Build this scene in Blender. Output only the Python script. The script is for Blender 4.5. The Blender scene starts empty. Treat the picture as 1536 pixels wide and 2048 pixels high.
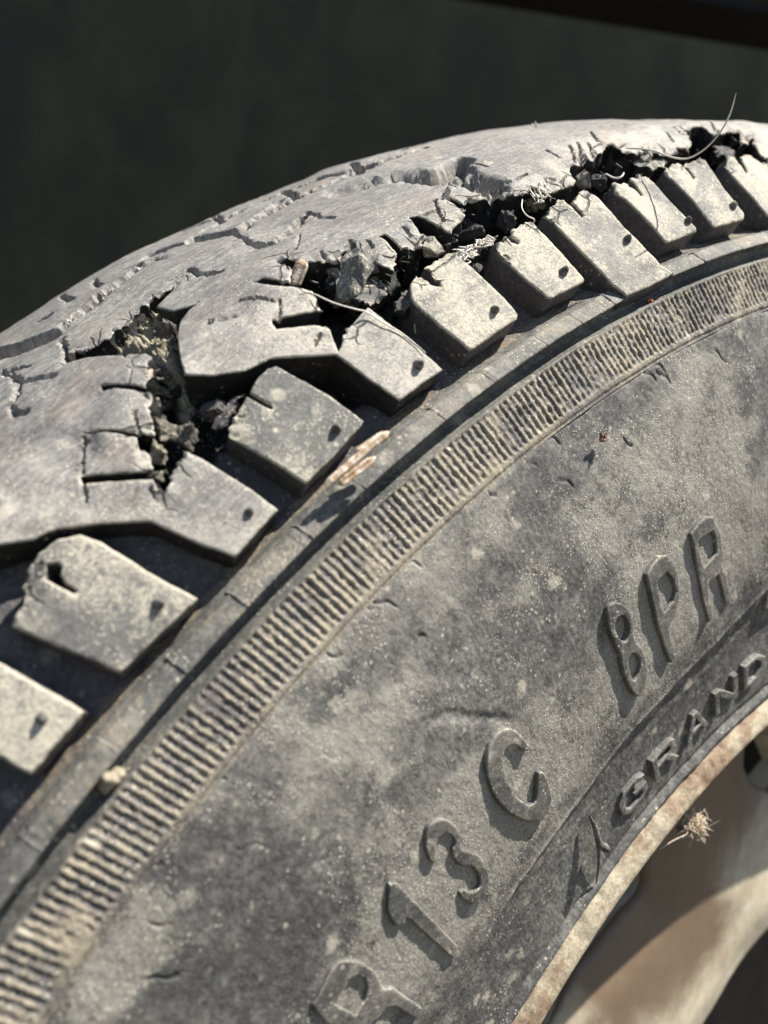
import bpy, bmesh, math, random
import numpy as np
from mathutils import Vector, noise as mnoise
from mathutils.geometry import delaunay_2d_cdt
random.seed(5); RNG = np.random.default_rng(11)
SC = bpy.context.scene; COL = SC.collection
HUB = 0.309                                   # height of the axle over the ground

# ------------------------------------------------------------------ camera
R_ = np.array([[0.8161291840280109, -0.034308704398557655, -0.5768501259254047],
               [-0.5736685381476178, 0.0720458899705081, -0.8159128618166418],
               [0.0695525938929544, 0.9968110666223805, 0.03911692909613346]])
C_ = np.array([-0.24094093233554623, -0.1730092416562023, 0.20754089671387554])
F_ = 1745.387
cd = bpy.data.cameras.new('camera'); cam = bpy.data.objects.new('camera', cd); COL.objects.link(cam)
from mathutils import Matrix
m = Matrix([[*R_[0], C_[0]], [*R_[1], C_[1]], [*R_[2], C_[2] + HUB], [0, 0, 0, 1]])
cam.matrix_world = m
cd.sensor_fit = 'HORIZONTAL'; cd.sensor_width = 36; cd.lens = 36 * F_ / 1536
cd.clip_start = 0.005; cd.clip_end = 200
cd.dof.use_dof = True; cd.dof.focus_distance = 0.140; cd.dof.aperture_fstop = cd.lens / 1.8
SC.camera = cam
# ------------------------------------------------------------------ light
SUN = Vector((0.32, -0.325, 0.89)).normalized()
w = bpy.data.worlds.new('World'); SC.world = w; w.use_nodes = True
nt = w.node_tree; nt.nodes.clear()
sky = nt.nodes.new('ShaderNodeTexSky'); sky.sky_type = 'NISHITA'; sky.sun_disc = False
sky.sun_elevation = math.asin(SUN.z); sky.sun_rotation = math.atan2(SUN.x, SUN.y)
bg = nt.nodes.new('ShaderNodeBackground'); bg.inputs[1].default_value = 0.06
wo = nt.nodes.new('ShaderNodeOutputWorld')
nt.links.new(sky.outputs[0], bg.inputs[0]); nt.links.new(bg.outputs[0], wo.inputs[0])
sd = bpy.data.lights.new('sun', 'SUN'); sd.energy = 5.0; sd.angle = math.radians(0.55); sd.color = (1, 0.94, 0.85)
so = bpy.data.objects.new('sun', sd); COL.objects.link(so); so.rotation_euler = SUN.to_track_quat('Z', 'Y').to_euler()
so.location = (0.5, -1, 2)
SC.view_settings.view_transform = 'Standard'; SC.view_settings.look = 'None'
SC.view_settings.exposure = 0.8; SC.view_settings.gamma = 1

# ------------------------------------------------------------------ materials
def mat(name):
    m = bpy.data.materials.new(name); m.use_nodes = True; t = m.node_tree; t.nodes.clear()
    o = t.nodes.new('ShaderNodeOutputMaterial'); b = t.nodes.new('ShaderNodeBsdfPrincipled')
    t.links.new(b.outputs[0], o.inputs[0]); return m, t, b
class N:
    def __init__(s, t):
        s.t = t; s.pos = t.nodes.new('ShaderNodeTexCoord').outputs['Object']
    def L(s, a, b): s.t.links.new(a, b)
    def noise(s, scale, detail=5, rough=0.6, dist=0.0, vec=None, kind='FBM'):
        n = s.t.nodes.new('ShaderNodeTexNoise'); n.inputs['Scale'].default_value = scale
        n.inputs['Detail'].default_value = detail; n.inputs['Roughness'].default_value = rough
        n.inputs['Distortion'].default_value = dist; s.L(vec or s.pos, n.inputs['Vector']); return n.outputs[0]
    def voro(s, scale, feat='F1', rnd=1.0, vec=None):
        n = s.t.nodes.new('ShaderNodeTexVoronoi'); n.feature = feat; n.inputs['Scale'].default_value = scale
        n.inputs['Randomness'].default_value = rnd; s.L(vec or s.pos, n.inputs['Vector']); return n.outputs[0]
    def ramp(s, fac, a, b, lo=0.0, hi=1.0):
        n = s.t.nodes.new('ShaderNodeMapRange'); n.interpolation_type = 'SMOOTHSTEP'
        s.L(fac, n.inputs[0]); n.inputs[1].default_value = a; n.inputs[2].default_value = b
        n.inputs[3].default_value = lo; n.inputs[4].default_value = hi; return n.outputs[0]
    def math(s, op, a, b):
        n = s.t.nodes.new('ShaderNodeMath'); n.operation = op
        for i, v in enumerate((a, b)):
            if isinstance(v, (int, float)): n.inputs[i].default_value = v
            else: s.L(v, n.inputs[i])
        return n.outputs[0]
    def mix(s, fac, a, b):
        n = s.t.nodes.new('ShaderNodeMix'); n.data_type = 'RGBA'
        for k, v in ((0, fac), (6, a), (7, b)):
            if isinstance(v, (int, float)): n.inputs[k].default_value = v
            elif isinstance(v, tuple): n.inputs[k].default_value = (*v, 1)
            else: s.L(v, n.inputs[k])
        return n.outputs[2]
    def attr(s, name):
        n = s.t.nodes.new('ShaderNodeAttribute'); n.attribute_name = name; return n.outputs['Fac']
    def bump(s, h, strength, dist, prev=None):
        n = s.t.nodes.new('ShaderNodeBump'); n.inputs['Strength'].default_value = strength
        n.inputs['Distance'].default_value = dist; s.L(h, n.inputs['Height'])
        if prev is not None: s.L(prev, n.inputs['Normal'])
        return n.outputs[0]
    def stretch(s, sc):
        n = s.t.nodes.new('ShaderNodeMapping'); n.inputs['Scale'].default_value = sc; s.L(s.pos, n.inputs[0]); return n.outputs[0]

def rubber(name, grey=(0.085, 0.088, 0.088), dust=(0.40, 0.35, 0.255), amount=0.5, spots=0.5, warm=0.0, rough=0.62, bumps=1.0, lighter=(0.20, 0.195, 0.18), pmax=.92, streak=0):
    m, t, b = mat(name); n = N(t)
    big = n.noise(45, 5, .6, .4); mid = n.noise(170, 7, .68, .6); fine = n.noise(1300, 6, .72, .2); vf = n.noise(5200, 4, .7)
    d = n.attr('dust')
    c0 = n.mix(n.ramp(n.math('ADD', n.math('MULTIPLY', big, .5), n.math('MULTIPLY', n.noise(420, 5, .7), .5)), .42, .60), grey, lighter)
    c0 = n.mix(n.ramp(fine, .40, .60, 0, .75), c0, tuple(x * .5 for x in grey)); c0 = n.mix(n.ramp(n.noise(2600, 5, .75), .53, .66, 0, .5), c0, tuple(min(1, x * 1.5) for x in lighter))
    if warm: c0 = n.mix(n.ramp(n.noise(60, 4, .6, 0, n.stretch((1, 2.6, 1))), .48, .7, 0, warm), c0, (0.30, 0.215, 0.15))
    # soft dust patches with grainy borders
    k = n.math('ADD', n.math('ADD', n.math('MULTIPLY', mid, .6), n.math('MULTIPLY', big, .4)), n.math('MULTIPLY', n.math('SUBTRACT', fine, .5), .6))
    k = n.math('ADD', k, n.math('MULTIPLY', n.math('SUBTRACT', vf, .5), .45))
    k = n.math('ADD', k, n.math('MULTIPLY', d, .42))
    patch = n.ramp(k, .655 - .12 * amount, .775 - .12 * amount, 0, pmax)
    patch = n.math('MULTIPLY', patch, n.ramp(n.noise(2100, 6, .8), .36, .56, .35, 1))
    if streak:
        va = n.t.nodes.new('ShaderNodeAttribute'); va.attribute_name = 'tuv'; mp = n.t.nodes.new('ShaderNodeMapping'); mp.inputs['Scale'].default_value = (1, 9, 1); n.L(va.outputs['Vector'], mp.inputs[0])
        stv = n.noise(260, 6, .75, 0, mp.outputs[0]); stv2 = n.noise(60, 5, .7, 0, mp.outputs[0])
        c0 = n.mix(n.ramp(stv, .44, .64, 0, .38), c0, tuple(min(1, x * 1.55) for x in lighter)); c0 = n.mix(n.ramp(stv2, .52, .66, 0, .5), c0, tuple(x * .6 for x in grey))
    c1 = n.mix(patch, c0, dust)
    cr = n.attr('crack')
    wv = n.t.nodes.new('ShaderNodeMixRGB'); wv.inputs[0].default_value = .0016
    n.L(n.pos, wv.inputs[1]); nn = n.t.nodes.new('ShaderNodeTexNoise'); nn.inputs['Scale'].default_value = 260; n.L(n.pos, nn.inputs['Vector']); n.L(nn.outputs[1], wv.inputs[2])
    hair_ = n.ramp(n.voro(190, 'DISTANCE_TO_EDGE', 1.0, wv.outputs[0]), .045, .008, 0, 1)
    hair_ = n.math('MULTIPLY', hair_, n.ramp(n.math('ADD', cr, n.math('MULTIPLY', n.noise(110, 3), .9)), .92, 1.15, 0, 1))
    sp = n.ramp(n.math('ADD', n.voro(330), n.math('MULTIPLY', fine, .25)), .30, .16, 0, spots)
    sp = n.math('MULTIPLY', sp, n.ramp(n.noise(90, 3), .42, .55))
    sp2 = n.ramp(n.math('ADD', n.voro(150), n.math('MULTIPLY', n.noise(700, 5, .7), .5)), .48, .34, 0, spots * .85)
    sp = n.math('MAXIMUM', sp, n.math('MULTIPLY', sp2, n.ramp(n.noise(50, 3), .46, .58)))
    c2 = n.mix(sp, c1, (0.56, 0.515, 0.42))
    grain = n.ramp(n.voro(1700), .30, .12, 0, 1)
    grain = n.math('MULTIPLY', grain, n.ramp(n.math('ADD', n.noise(120, 4), n.math('MULTIPLY', d, .25)), .50, .66, 0, .95))
    g2 = n.math('MULTIPLY', n.ramp(n.voro(850), .24, .12, 0, 1), n.ramp(n.noise(160, 4), .5, .64, 0, .8))
    c3 = n.mix(n.math('MAXIMUM', grain, g2), c2, (0.66, 0.61, 0.50))
    blk = n.math('MULTIPLY', n.ramp(n.voro(700), .11, .05), n.ramp(n.noise(70, 2), .55, .65))
    c4 = n.mix(n.math('MULTIPLY', blk, .8), c3, (0.02, 0.02, 0.022))
    c4 = n.mix(n.math('MULTIPLY', hair_, .6), c4, (.012, .012, .013))
    n.L(c4, b.inputs['Base Color'])
    n.L(n.math('ADD', rough, n.math('MULTIPLY', patch, .3)), b.inputs['Roughness'])
    b.inputs['Specular IOR Level'].default_value = .45
    h1 = n.bump(mid, .22 * bumps, .001)
    h2 = n.bump(fine, .55 * bumps, .00035, h1)
    h3 = n.bump(vf, .7 * bumps, .00012, h2)
    h4 = n.bump(grain, .7 * bumps, .00012, h3)
    if streak: h4 = n.bump(stv, .35, .00025, h4)
    hi = n.math('SUBTRACT', 1.0, hair_)
    n.L(n.bump(hi, 1.0, .0005, h4), b.inputs['Normal'])
    return m
M = {}
M['side'] = rubber('dusty_sidewall_rubber', grey=(.088,.089,.087), lighter=(.25,.243,.222), dust=(.44,.415,.355), pmax=.68, amount=.62, spots=.8, bumps=.75)
M['band'] = rubber('ribbed_band_rubber', grey=(0.115, 0.108, 0.105), amount=.5, spots=.9, lighter=(.25, .235, .22), bumps=.7)
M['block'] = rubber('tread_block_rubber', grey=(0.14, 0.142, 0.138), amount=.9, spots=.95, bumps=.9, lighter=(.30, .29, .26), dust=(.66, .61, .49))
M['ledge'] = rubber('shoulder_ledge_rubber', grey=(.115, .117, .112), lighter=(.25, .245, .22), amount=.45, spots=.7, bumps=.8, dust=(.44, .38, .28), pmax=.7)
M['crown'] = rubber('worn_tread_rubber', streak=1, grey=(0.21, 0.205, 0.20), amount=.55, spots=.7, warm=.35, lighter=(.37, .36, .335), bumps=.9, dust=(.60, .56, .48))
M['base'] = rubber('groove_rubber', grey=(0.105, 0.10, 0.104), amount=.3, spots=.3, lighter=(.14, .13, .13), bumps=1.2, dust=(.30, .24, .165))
M['torn'] = rubber('torn_black_rubber', grey=(0.018, 0.018, 0.02), amount=.1, spots=.1, lighter=(.05, .048, .045), bumps=1.5, rough=.5)
M['rubble'] = rubber('crumbled_rubber', grey=(0.09, 0.086, 0.075), amount=.8, spots=.8, lighter=(.24, .22, .17), bumps=1.6, dust=(.50, .45, .32))
M['letter'] = rubber('raised_letter_rubber', grey=(0.10, 0.10, 0.096), amount=.8, spots=.8, dust=(.40,.365,.30), pmax=.7, lighter=(.24, .23, .21), bumps=.8)

def paint_mat():
    m, t, b = mat('cream_rim_paint'); n = N(t)
    a = n.noise(60, 6, .65, .4); f = n.noise(500, 6, .7)
    c = n.mix(n.ramp(a, .35, .7), (0.62, 0.54, 0.40), (0.74, 0.68, 0.55))
    c = n.mix(n.ramp(f, .62, .72, 0, .5), c, (.35, .27, .17))
    n.L(c, b.inputs['Base Color']); b.inputs['Roughness'].default_value = .5
    n.L(n.bump(f, .3, .0003), b.inputs['Normal']); return m
def rust_mat():
    m, t, b = mat('rusty_cream_rim_lip'); n = N(t)
    a = n.noise(55, 7, .7, .5); f = n.noise(420, 7, .75, .3); g = n.noise(2200, 5, .7)
    k = n.math('ADD', a, n.math('MULTIPLY', n.math('SUBTRACT', f, .5), .7))
    c = n.mix(n.ramp(g, .3, .7), (0.30, 0.25, 0.17), (0.50, 0.45, 0.34))
    c = n.mix(n.ramp(k, .47, .58, 0, .8), c, (0.24, 0.16, 0.10))
    c = n.mix(n.ramp(k, .60, .68, 0, .9), c, (0.13, 0.075, 0.045))
    n.L(c, b.inputs['Base Color']); b.inputs['Roughness'].default_value = .75
    n.L(n.bump(g, .4, .00015, n.bump(f, .35, .0004)), b.inputs['Normal']); return m
def plain(name, c1, c2, scale=60, rough=.8, bump=.3, bd=.0005, st=None):
    m, t, b = mat(name); n = N(t); v = n.stretch(st) if st else None
    f = n.noise(scale, 6, .65, .3, v)
    n.L(n.mix(n.ramp(f, .35, .68), c1, c2), b.inputs['Base Color']); b.inputs['Roughness'].default_value = rough
    n.L(n.bump(f, bump, bd), b.inputs['Normal']); return m
def shade_grime_mat():
    m, t, b = mat('shade_grime_cream_paint'); n = N(t)
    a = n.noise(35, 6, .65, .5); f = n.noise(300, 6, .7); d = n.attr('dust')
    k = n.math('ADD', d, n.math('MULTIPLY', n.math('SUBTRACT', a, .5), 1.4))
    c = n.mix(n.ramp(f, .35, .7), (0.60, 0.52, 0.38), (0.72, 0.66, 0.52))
    c = n.mix(n.ramp(k, .2, .8, 0, .88), c, (.16, .10, .06))  # brown shade of the outer disc painted into the colour, broken up like grime
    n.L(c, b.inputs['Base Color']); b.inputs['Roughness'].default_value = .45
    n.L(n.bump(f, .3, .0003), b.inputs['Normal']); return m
M['shade_grime'] = shade_grime_mat(); M['brown'] = plain('brown_shaded_hub', (.045, .033, .025), (.075, .055, .04), 60)
M['paint'] = paint_mat(); M['rust'] = rust_mat()
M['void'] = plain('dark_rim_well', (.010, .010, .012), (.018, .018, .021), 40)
M['wood'] = plain('splintered_wood', (.42, .26, .15), (1.0, .92, .76), 900, .7, .6, .0003)
M['pale'] = plain('pale_fibre', (.8, .76, .66), (.95, .92, .85), 300, .5)
M['seed'] = plain('dry_brown_seed', (.10, .045, .03), (.5, .3, .2), 1500, .7, .6, .0003)
M['twig'] = plain('grey_rubber_shred', (.06, .06, .058), (.22, .21, .19), 900, .6, .5, .0003)
M['wall'] = plain('dark_green_wall_paint', (.008, .012, .010), (.026, .029, .016), 9, .95, .05, .01, (1.2, 1.2, .7))
M['ground'] = plain('dark_earth', (.05, .045, .035), (.09, .08, .06), 9, .95, .5, .01)
M['black'] = plain('black_metal', (.004, .004, .005), (.008, .008, .009), 5, .6)
M['fluff'] = plain('tan_fluff', (.5, .4, .28), (.8, .7, .58), 900, .8)
M['tan'] = plain('tan_dirt', (.26, .22, .16), (.48, .42, .32), 900, .9)
M['orange'] = plain('orange_crumb', (.6, .2, .1), (.7, .3, .16), 900, .8)

# ------------------------------------------------------------------ scene tree helpers
def empty(name, loc, label=None, cat=None, group=None):
    o = bpy.data.objects.new(name, None); COL.objects.link(o); o.location = loc; o.empty_display_size = .02
    if label: tag(o, label, cat, group)
    return o
def tag(o, label, cat, group=None):
    o['label'] = label; o['category'] = cat
    if group: o['group'] = group
    return o
def mesh_obj(name, V, Fc, m, parent=None, dust=None, smooth=True, world=True, org=None):
    """V in wheel coordinates (metres)."""
    V = np.asarray(V, dtype=np.float64)
    loc = None
    if parent is None:
        loc = V.mean(0) if org is None else np.array(org); V = V - loc
    me = bpy.data.meshes.new(name)
    Fa = np.asarray(Fc, dtype=np.int32); k = Fa.shape[1]
    me.vertices.add(len(V)); me.vertices.foreach_set('co', V.astype(np.float32).ravel())
    me.loops.add(Fa.size); me.loops.foreach_set('vertex_index', Fa.ravel())
    me.polygons.add(len(Fa)); me.polygons.foreach_set('loop_start', np.arange(0, Fa.size, k, dtype=np.int32))
    me.update(calc_edges=True)
    me.polygons.foreach_set('use_smooth', np.full(len(Fa), smooth)); me.update()
    if dust is not None:
        a = me.attributes.new('dust', 'FLOAT', 'POINT'); a.data.foreach_set('value', np.asarray(dust, dtype=np.float32))
    me.materials.append(m)
    o = bpy.data.objects.new(name, me); COL.objects.link(o)
    if parent is not None: o.parent = parent
    else: o.location = (loc[0], loc[1], loc[2] + HUB)
    return o

# ------------------------------------------------------------------ fast 3-D value noise (numpy)
_P = RNG.random((64, 64, 64)).astype(np.float32)
def vnoise(X, s):
    q = np.asarray(X) * s; i = np.floor(q).astype(int); f = q - i; f = f * f * (3 - 2 * f); i &= 63; j = (i + 1) & 63
    x0, y0, z0 = i[..., 0], i[..., 1], i[..., 2]; x1, y1, z1 = j[..., 0], j[..., 1], j[..., 2]
    fx, fy, fz = f[..., 0], f[..., 1], f[..., 2]
    a = _P[x0, y0, z0] * (1 - fx) + _P[x1, y0, z0] * fx; b = _P[x0, y1, z0] * (1 - fx) + _P[x1, y1, z0] * fx
    c = _P[x0, y0, z1] * (1 - fx) + _P[x1, y0, z1] * fx; d = _P[x0, y1, z1] * (1 - fx) + _P[x1, y1, z1] * fx
    return (a * (1 - fy) + b * fy) * (1 - fz) + (c * (1 - fy) + d * fy) * fz - .5
def fbm(X, s, o=4, g=.55):
    r = 0; a = 1; t = 0
    for k in range(o): r = r + a * vnoise(X + 3.1 * k, s * 2.03 ** k); t += a; a *= g
    return r / t * 2
def sstep(x, a, b):
    t = np.clip((x - a) / (b - a), 0, 1); return t * t * (3 - 2 * t)

# ------------------------------------------------------------------ the tyre's section (mm: w outboard, r radius)
RC, K2 = 308.9, 9.2 / 55 ** 2
W1, R1, WF, RF, MF = 55.0, 299.7, 76.9, 277.0, -1.75
def T(wm):
    wm = np.asarray(wm, float); a = np.abs(wm)
    t = np.clip((a - W1) / (WF - W1), 0, 1); h = WF - W1
    her = (2 * t ** 3 - 3 * t * t + 1) * R1 + (t ** 3 - 2 * t * t + t) * h * (-2 * K2 * W1) + (-2 * t ** 3 + 3 * t * t) * RF + (t ** 3 - t * t) * h * MF
    return np.where(a < W1, RC - K2 * a * a, np.where(a < WF, her, RF + MF * (a - WF)))
_w = np.linspace(-90, 90, 3601); _r = T(_w); _s = np.concatenate([[0], np.cumsum(np.hypot(np.diff(_w), np.diff(_r)))]); _s -= np.interp(0, _w, _s)
def s2w(s): return np.interp(s, _s, _w)
def w2s(wm): return np.interp(wm, _w, _s)
S_F = float(w2s(WF))
RR = 290.0
def tread_pt(x, s, h):
    """x = angle * RR (mm), s along the section, h above the tread surface -> metres."""
    x = np.asarray(x, float); s = np.asarray(s, float)
    wm = s2w(s); r = T(wm); e = .05
    dr = (T(wm + e) - T(wm - e)) / (2 * e); L = np.sqrt(1 + dr * dr)
    ww = wm - dr / L * h; rr = r + h / L; th = x / RR
    return np.stack([-rr * np.sin(th), -ww, rr * np.cos(th)], -1) / 1000
SIDE = np.array([(268.6, 78.4), (261.2, 80.3), (255, 81.2), (245, 82.2), (232, 82.4), (218, 80.6), (206, 78.2), (200, 76.3), (190, 74.3), (183, 73.3), (176, 72.6)])[::-1]
def smooth_interp(xq, x, y):
    d = np.gradient(y, x); i = np.clip(np.searchsorted(x, xq) - 1, 0, len(x) - 2); h = x[i + 1] - x[i]; t = (xq - x[i]) / h
    return (2*t**3-3*t*t+1)*y[i] + (t**3-2*t*t+t)*h*d[i] + (-2*t**3+3*t*t)*y[i+1] + (t**3-t*t)*h*d[i+1]
def SW(r): return smooth_interp(np.clip(np.asarray(r, float), 176, 268.6), SIDE[:, 0], SIDE[:, 1])
def side_pt(th, r, h=0.0):
    e = .1; dw = (SW(r + e) - SW(r - e)) / (2 * e); L = np.sqrt(1 + dw * dw)
    rr = r - dw / L * h; ww = SW(r) + h / L
    return np.stack([-rr * np.sin(th), -ww, rr * np.cos(th)], -1) / 1000
def rays(P):
    P = np.asarray(P, float); d = np.stack([(P[:, 0] - 768) / F_, -(P[:, 1] - 1024) / F_, -np.ones(len(P))], 1) @ R_.T
    return d / np.linalg.norm(d, axis=1, keepdims=True)
def cast(P, g):
    """first point along each pixel's ray where g(w,r) turns negative (inside)."""
    d = rays(P); t = np.arange(.06, .42, .0004); X = C_ + d[:, None] * t[None, :, None]
    v = g(-X[..., 1] * 1000, np.hypot(X[..., 0], X[..., 2]) * 1000)
    neg = v < 0; k = np.argmax(neg, 1); hit = neg.any(1); k = np.where(hit, np.maximum(k, 1), np.argmin(np.abs(v), 1).clip(1))
    i = np.arange(len(P)); a, b = v[i, k - 1], v[i, k]; f = np.where(hit, a / (a - b + 1e-12), 0).clip(0, 1)
    return X[i, k - 1] * (1 - f[:, None]) + X[i, k] * f[:, None]
def px_tread(P, h=0.0):
    P = np.asarray(P, float)[:, :2]
    X = cast(P, lambda ww, rr: np.where(ww > 84, 9, rr - T(ww) - h))
    return np.stack([np.arctan2(-X[:, 0], X[:, 2]) * RR, w2s(-X[:, 1] * 1000)], 1)
def px_side(P, h=0.0):
    P = np.asarray(P, float)[:, :2]
    X = cast(P, lambda ww, rr: np.where(rr > 270, 9, ww - SW(rr) - h))
    return np.stack([np.arctan2(-X[:, 0], X[:, 2]), np.hypot(X[:, 0], X[:, 2]) * 1000], 1)

# ------------------------------------------------------------------ generic slab: a polygon raised over a surface
def seg_dist(Q, A, B, chunk=4000):
    out = np.empty(len(Q)); d = B - A; dd = (d * d).sum(1) + 1e-12
    for i in range(0, len(Q), chunk):
        q = Q[i:i + chunk, None] - A[None]; t = np.clip((q * d).sum(2) / dd, 0, 1); e = q - t[..., None] * d
        out[i:i + chunk] = np.sqrt((e * e).sum(2).min(1))
    return out
def inside(Q, loops):
    c = np.zeros(len(Q), bool)
    for Lp in loops:
        x0, y0 = Lp[:, 0], Lp[:, 1]; x1, y1 = np.roll(x0, -1), np.roll(y0, -1)
        for a, b, e, f in zip(x0, y0, x1, y1):
            if b == f: continue
            k = (b > Q[:, 1]) != (f > Q[:, 1]); c ^= k & (Q[:, 0] < (e - a) * (Q[:, 1] - b) / (f - b) + a)
    return c
def resample(P, tear, step, jit, torn_amp, rng):
    out = []; flag = []; n = len(P)
    for i in range(n):
        a, b = P[i], P[(i + 1) % n]; L = np.hypot(*(b - a)); k = max(1, int(round(L / step))); t = np.arange(k) / k
        q = a + (b - a) * t[:, None]; nrm = np.array([-(b - a)[1], (b - a)[0]]) / (L + 1e-9)
        amp = torn_amp if tear[i] else jit
        if k > 1:
            off = rng.normal(0, 1, k) * amp * .5 + np.interp(np.arange(k), np.arange(0, k + 4, 4), rng.normal(0, 1, len(np.arange(0, k + 4, 4)))) * amp
            off *= np.minimum(1, np.minimum(np.arange(k), k - np.arange(k)) / 2.0); q = q + nrm * off[:, None]
        out.append(q); flag += [tear[i]] * k
    return np.concatenate(out), np.array(flag, bool)
def slab(name, P, tear, surf, top, depth, m, parent, step=.45, grid=.8, bevel=.35, jit=.04, torn=.35, draft=.12, holes=(), fine=None, hfun=None, wall_m=None, dustf=None, rows=7, seed=1, fine_grid=.35, wallnoise=.12):
    """surf(x, y, h) -> metres. P counter-clockwise or not: any order."""
    rng = np.random.default_rng(seed); P = np.asarray(P, float); tear = list(tear)
    if 0.5 * np.sum(P[:, 0] * np.roll(P[:, 1], -1) - np.roll(P[:, 0], -1) * P[:, 1]) < 0: P = P[::-1]; tear = tear[::-1]; tear = tear[1:] + tear[:1]
    loops = [resample(P, tear, step, jit, torn, rng)]
    for H in holes:
        H = np.asarray(H, float)
        if 0.5 * np.sum(H[:, 0] * np.roll(H[:, 1], -1) - np.roll(H[:, 0], -1) * H[:, 1]) > 0: H = H[::-1]
        loops.append(resample(H, [0] * len(H), min(step, .4), jit, torn, rng))
    polys = [l[0] for l in loops]
    A = np.concatenate(polys); B = np.concatenate([np.roll(p, -1, 0) for p in polys]); nb = len(A)
    # inward bevel rings
    rings = []
    for p in polys:
        tng = np.roll(p, -1, 0) - np.roll(p, 1, 0); tng /= np.linalg.norm(tng, axis=1, keepdims=True) + 1e-9
        nin = np.stack([-tng[:, 1], tng[:, 0]], 1)
        for q in (.35, 1.0): rings.append(p + nin * bevel * q)
    lo, hi = P.min(0), P.max(0)
    gx, gy = np.meshgrid(np.arange(lo[0], hi[0], grid), np.arange(lo[1], hi[1], grid)); gx = gx + (np.arange(gx.shape[0]) % 2)[:, None] * grid * .5
    G = np.stack([gx.ravel(), gy.ravel()], 1); G = G + rng.uniform(-.12, .12, G.shape) * grid
    if fine is not None:
        fx, fy = np.meshgrid(np.arange(lo[0], hi[0], fine_grid), np.arange(lo[1], hi[1], fine_grid)); Q = np.stack([fx.ravel(), fy.ravel()], 1)
        Q = Q[fine(Q)]; G = np.concatenate([G, Q + rng.uniform(-.1, .1, Q.shape) * fine_grid])
    I = np.concatenate(rings + [G]); I = I[inside(I, polys)]
    dI = seg_dist(I, A, B); I = I[dI > bevel * .3]
    pts = np.concatenate([A, I]); edges = []; o = 0
    for p in polys: edges += [(o + i, o + (i + 1) % len(p)) for i in range(len(p))]; o += len(p)
    vo, eo, fo, ov, oe, of = delaunay_2d_cdt([Vector(q) for q in pts.tolist()], edges, [], 0, 1e-5)
    vo = np.array([tuple(q) for q in vo]); fo = np.array([f for f in fo if len(f) == 3], dtype=int)
    cen = vo[fo].mean(1); fo = fo[inside(cen, polys)]
    d = seg_dist(vo, A, B)
    drop = np.where(d < bevel, (1 - np.sqrt(np.clip(1 - (1 - d / bevel) ** 2, 0, 1))) * bevel * .75, 0)
    base3 = surf(vo[:, 0], vo[:, 1], np.zeros(len(vo))) * 1000
    tfl = np.concatenate([l[1] for l in loops]); dt = seg_dist(vo, A[tfl], B[tfl]) if tfl.any() else np.full(len(vo), 50.)
    prox = sstep(dt, 6.5, 0)
    h = top - drop + sstep(dt, 2.5, 0) * (fbm(base3, .9, 4) * 1.0 - .25) + (hfun(vo, base3, d) if hfun else 0) + fbm(base3, .12, 3) * .35 + fbm(base3, .9, 3) * .07
    V = surf(vo[:, 0], vo[:, 1], h); faces = [tuple(f) for f in fo]
    # boundary edges of the top -> walls
    cnt = {}
    for f in fo:
        for a, b in ((f[0], f[1]), (f[1], f[2]), (f[2], f[0])): cnt[(a, b)] = 1
    be = [(a, b) for (a, b) in cnt if (b, a) not in cnt]
    bi = sorted({a for e in be for a in e}); ix = {v: i for i, v in enumerate(bi)}; bv = vo[bi]
    nrm = np.zeros((len(bi), 2))
    for a, b in be:
        t = vo[b] - vo[a]; q = np.array([t[1], -t[0]]); nrm[ix[a]] += q; nrm[ix[b]] += q
    nrm /= np.linalg.norm(nrm, axis=1, keepdims=True) + 1e-9
    tf = np.zeros(len(bi)); fl = np.concatenate([l[1] for l in loops]).astype(float)
    for k in range(0, len(bi), 2000): tf[k:k + 2000] = fl[np.argmin(((bv[k:k + 2000, None] - A[None]) ** 2).sum(2), 1)]
    VV = [V]; prev = np.array(bi); off = len(V); hb = h[bi]
    for r in range(1, rows + 1):
        f = (r / rows) ** 1.3; hh = hb - depth * f
        p = bv + nrm * (draft * depth * f)[..., None] if np.ndim(draft * depth * f) else bv + nrm * (draft * depth * f)
        b3 = surf(p[:, 0], p[:, 1], hh) * 1000
        wn = fbm(b3, .8, 4) * wallnoise * 2 + tf * (fbm(b3, .35, 4) * 1.5 - .25) * min(1, r / 2)
        p = p + nrm * wn[:, None]; VV.append(surf(p[:, 0], p[:, 1], hh)); cur = off + np.arange(len(bi)); off += len(bi)
        for a, b in be:
            i, j = ix[a], ix[b]; faces.append((prev[i], cur[i], cur[j])); faces.append((prev[i], cur[j], prev[j]))
        prev = cur
    V = np.concatenate(VV); F3 = np.array(faces)
    dust = np.full(len(V), .0); dust[:len(vo)] = (dustf(vo) if dustf else 0.0) + .35 * np.exp(-(d / .35) ** 2); dust[len(vo):] = -.6  # rims paler: worn dusty edges plus the light they catch, put in as colour
    ob = mesh_obj(name, V, F3, m, parent, dust)
    ta = ob.data.attributes.new('tuv', 'FLOAT_VECTOR', 'POINT'); tv = np.zeros((len(V), 3), np.float32); tv[:len(vo), :2] = vo / 1000; tv[len(vo):, 0] = np.tile(bv[:, 0], rows) / 1000; tv[len(vo):, 1] = np.repeat(np.arange(rows), len(bi)) / 1000; ta.data.foreach_set('vector', tv.ravel())
    ca = ob.data.attributes.new('crack', 'FLOAT', 'POINT'); pv = np.full(len(V), .0); pv[:len(vo)] = prox * .75; ca.data.foreach_set('value', pv.astype(np.float32))
    if wall_m is not None:
        ob.data.materials.append(wall_m); mi = np.zeros(len(F3), dtype=np.int32); mi[len(fo):] = 1
        ob.data.polygons.foreach_set('material_index', mi)
    try:
        ob.data.set_sharp_from_angle(angle=math.radians(50))
    except Exception: pass
    return ob

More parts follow.
